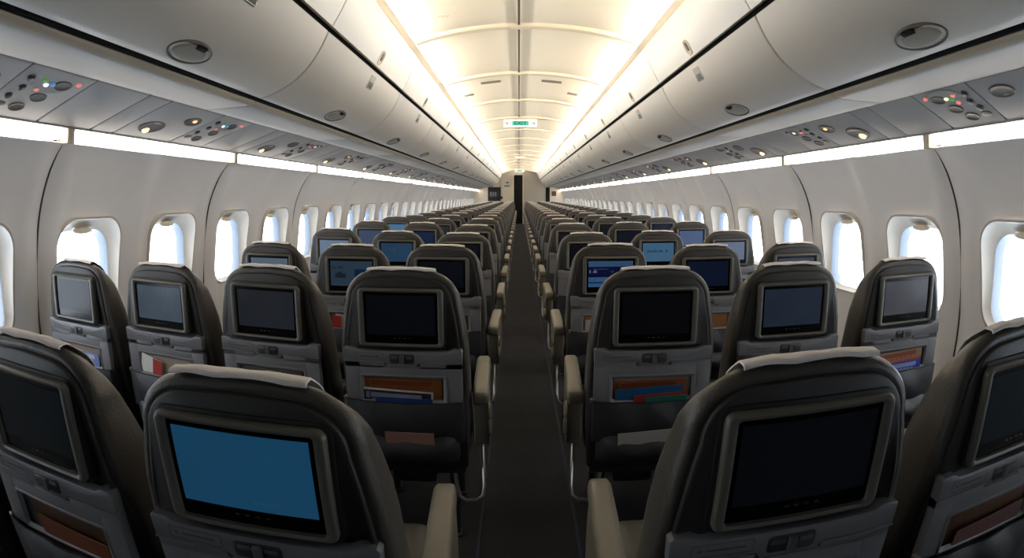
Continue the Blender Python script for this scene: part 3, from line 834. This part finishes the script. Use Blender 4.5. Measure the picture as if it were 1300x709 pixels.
# ------------------------------------------------------------------ ceiling fittings
def ceil_pt(x, y): return (XO+x, y, H+arch(x))
def slot(x, y, l, w, label, m='vent'):
    a = math.atan2(arch(x+.01)-arch(x-.01), .02)
    b = MB(); b.box(-l/2,l/2,-w/2,w/2,-.007,.005,.002)
    for i in range(3): b.box(-l/2+.006,l/2-.006,-w/2+w*(.2+.25*i),-w/2+w*(.28+.25*i),-.0085,-.005)
    o = b.build('ceiling_vent', m); o.location = ceil_pt(x,y); o.rotation_euler = (0,-a,0)
    tag(o, label, 'vent', 'ceiling vents')
slot(-.36,5.63,.215,.088,'grey slot vent in the ceiling left of the center seam')
slot(.29,5.63,.215,.088,'grey slot vent in the ceiling right of the center seam')
slot(-.64,6.13,.115,.088,'short grey vent by the left edge of the ceiling')
slot(.56,6.13,.115,.088,'short grey vent by the right edge of the ceiling')
def plac():
    b = MB()
    for r in range(3):
        for i in range(4):
            if (r*4+i) % 5: b.box(-.05+.028*i,-.03+.028*i,-.03+.024*r,-.024+.024*r,-.001,.002)
    o = b.build('ceiling_placard','rib'); x = -.58; o.location = ceil_pt(x,3.4); o.rotation_euler = (0,-math.atan2(arch(x+.01)-arch(x-.01),.02),.3)
    tag(o,'faint grey lettering on the bright ceiling edge, upper left','placard')
plac()
def text_mesh(body, size, name, m, parent, loc, bold=0.):
    cu = bpy.data.curves.new(name,'FONT'); cu.body = body; cu.size = size; cu.align_x = 'CENTER'; cu.align_y = 'CENTER'; cu.extrude = .0008; cu.offset = bold
    t = bpy.data.objects.new(name, cu); COL.objects.link(t)
    dg = bpy.context.evaluated_depsgraph_get(); me = bpy.data.meshes.new_from_object(t.evaluated_get(dg)); bpy.data.objects.remove(t)
    me.materials.clear(); me.materials.append(M[m])
    o = link(name, me, parent); o.location = loc; o.rotation_euler = (PI/2,0,0); return o
def exit_sign(y, z, label, sc=1.):
    e = empty('exit_sign', (0,y,0), 0, label, 'exit sign')
    X = .02
    b = MB(); 
    xs = [-.46+.92*i/24 for i in range(25)]
    b.rings([[(X+x, y2, H+arch(x)-d*(1-abs(x/.46)**3)) for x in xs] for y2, d in ((.12,-.004),(.09,.02),(.0,.035),(-.04,.03),(-.06,-.004))], False)
    b.build('ceiling_housing','rib',e)
    b = MB(); slab(b, rrect(.228*sc,.054*sc,.015,X,z), [(.03,0),(-.006,0),(-.010,.003)]); b.box(X-.12,X+.12,.0,.02,z+.03,H+arch(.12))
    p = b.build('sign_plate','white',e)
    b = MB(); slab(b, rrect(.113*sc,.031*sc,.004,X,z-.002), [(0,0),(-.0115,0)]); b.build('green_field','green',p)
    o = text_mesh('EXIT', .064*sc, 'lettering', 'lettering', p, (X,-.0122,z-.002), .0012); o.scale = (1.35,1,1)
    b = MB()
    for sx, q in ((-1,1),(1,1)):
        cx = X+sx*.185*sc
        b = MB(); b.box(cx-.025,cx+.025,-.0112,-.009,z+.015,z+.022); b.box(cx-.023,cx-.017,-.0112,-.009,z-.020,z+.018); b.box(cx+.008,cx+.02,-.0112,-.009,z-.020,z+.010)
        b.box(cx-.013,cx+.004,-.0112,-.009,z-.013,z+.003); b.box(cx-.023,cx+.02,-.0108,-.009,z-.022,z-.018)
        b.build('pictogram','pict',p)
    b = MB(); b.box(X-.155,X-.147,-.0112,-.009,z-.020,z+.018); b.build('red_mark','pictred',p, flat=True)
exit_sign(8.38, H+1.146, 'illuminated green and white exit sign hanging from the middle of the ceiling', 1.14)
exit_sign(24.5, H+1.155, 'small distant exit sign over the dark doorway')
b = MB()
b.rings([[(XO-.03+math.cos(t)*.17*k, 17.+math.sin(t)*.2*k, H+1.24-d) for t in [2*PI*i/28 for i in range(28)]] for d, k in ((0,1.),(.018,1.),(.024,.95),(.026,.8))])
o = b.build('ceiling_lamp','bulb'); tag(o,'small glowing oval ceiling lamp beyond the exit sign','ceiling light')

# ------------------------------------------------------------------ far bulkhead
yb = Y1
dx0, dx1, dzt = -.30, .19, H+1.03
b = MB()
b.box(-.91,dx0,yb,yb+.08,0,H+1.3)                    # galley wall, cream
b.box(dx0,dx1,yb,yb+.08,dzt,H+1.3)
b.box(-2.3,-.88,yb,yb+.06,0,H+1.02)
b.box(1.25,2.3,yb,yb+.06,0,H+1.02)
struct('wall_front', b, 'bulk', flat=True)
b = MB(); b.box(dx1,1.27,yb-.02,yb+.08,0,H+1.3,.01); struct('wall_front', b, 'bulk2')
b = MB(); b.box(-2.3,2.3,yb+2.2,yb+2.3,0,H+1.75); b.box(-2.3,2.3,yb+.085,yb+.12,H+1.0,H+1.75)
struct('wall_front', b, 'dark', flat=True)
b = MB(); b.box(dx0-.03,dx0+.05,yb-.03,yb+.1,0,dzt,.008); b.box(dx1-.02,dx1+.03,yb-.04,yb+.1,0,dzt,.008); b.box(dx0-.03,dx1+.03,yb-.03,yb+.1,dzt-.01,dzt+.04,.008)
struct('door_1', b, 'bulk')
b = MB(); b.box(dx0+.02,dx1,yb+.12,yb+.15,0,dzt); o = b.build('doorway_curtain','dark',flat=True); tag(o,'black curtain filling the doorway at the far end of the aisle','curtain')  # black sheet paints the dark of the corridor beyond
e = empty('wall_monitor', (0,0,0), 0, 'black monitor on the far wall left of the doorway', 'monitor')
b = MB(); b.box(-1.51,-.90,yb-.06,yb,H-.25,H+.43,.01); b.build('casing','gasket',e)
b = MB(); 
for x0,x1 in ((-1.41,-1.33),(-1.28,-1.22),(-1.17,-1.10)): b.box(x0,x1,yb-.063,yb-.055,H-.02,H+.19)
b.build('screen_picture',screen_mat((150,152,158)),e,flat=True)
b = MB(); b.box(-.91,-.80,yb-.10,yb,H-.14,H-.02,.02); b.build('control_box','gasket',e)
b = MB(); b.box(1.29,1.49,yb-.04,yb,H-.28,H+.42,.005); o = b.build('wall_recess','dark'); tag(o,'tall black slot in the far wall right of the doorway','recess')
e = empty('wall_picture', (0,0,0), 0, 'small brown picture on the far wall at right', 'picture')
b = MB(); b.box(1.59,1.81,yb-.03,yb,H+.0,H+.23,.008); b.build('picture_frame','recess',e)
b = MB(); b.box(1.63,1.77,yb-.034,yb-.028,H+.045,H+.185); b.build('picture_panel',mat('picture_brown',(96,60,44),.6),e,flat=True)
for i,(x,z,w,h_,lab) in enumerate(((-.57,.65,.11,.07,'dark handset holder high on the far wall left of the doorway'),(-.59,.48,.25,.05,'dark grab rail on the far wall left of the doorway'))):
    b = MB(); b.box(x-w/2,x+w/2,yb-.05,yb,H+z-h_/2,H+z+h_/2,.01); o = b.build(('handset_holder','grab_rail')[i],'psudark'); tag(o,lab,('handset','rail')[i])

# ------------------------------------------------------------------ world: white overcast daylight outside the windows
w = bpy.data.worlds.new('overcast'); SC.world = w; w.use_nodes = True
nt = w.node_tree; bg = nt.nodes['Background']
tc = nt.nodes.new('ShaderNodeTexCoord'); sep = nt.nodes.new('ShaderNodeSeparateXYZ'); rp = nt.nodes.new('ShaderNodeValToRGB')
mr = nt.nodes.new('ShaderNodeMapRange'); mr.inputs[1].default_value = -.5; mr.inputs[2].default_value = .5
nt.links.new(tc.outputs['Generated'], sep.inputs[0]); nt.links.new(sep.outputs[2], mr.inputs[0]); nt.links.new(mr.outputs[0], rp.inputs[0])
rp.color_ramp.elements[0].color = (.78,.89,1.,1); rp.color_ramp.elements[1].color = (.90,.96,1.,1)
nt.links.new(rp.outputs[0], bg.inputs[0]); bg.inputs[1].default_value = 8.

SC.view_settings.view_transform = 'Standard'
SC.view_settings.look = 'None'
SC.view_settings.exposure = .22
SC.cycles.max_bounces = 10; SC.cycles.diffuse_bounces = 6; SC.cycles.glossy_bounces = 3; SC.cycles.transparent_max_bounces = 8
SC.cycles.use_denoising = True
SC.cycles.sample_clamp_indirect = 6
SC.cycles.caustics_reflective = False; SC.cycles.caustics_refractive = False
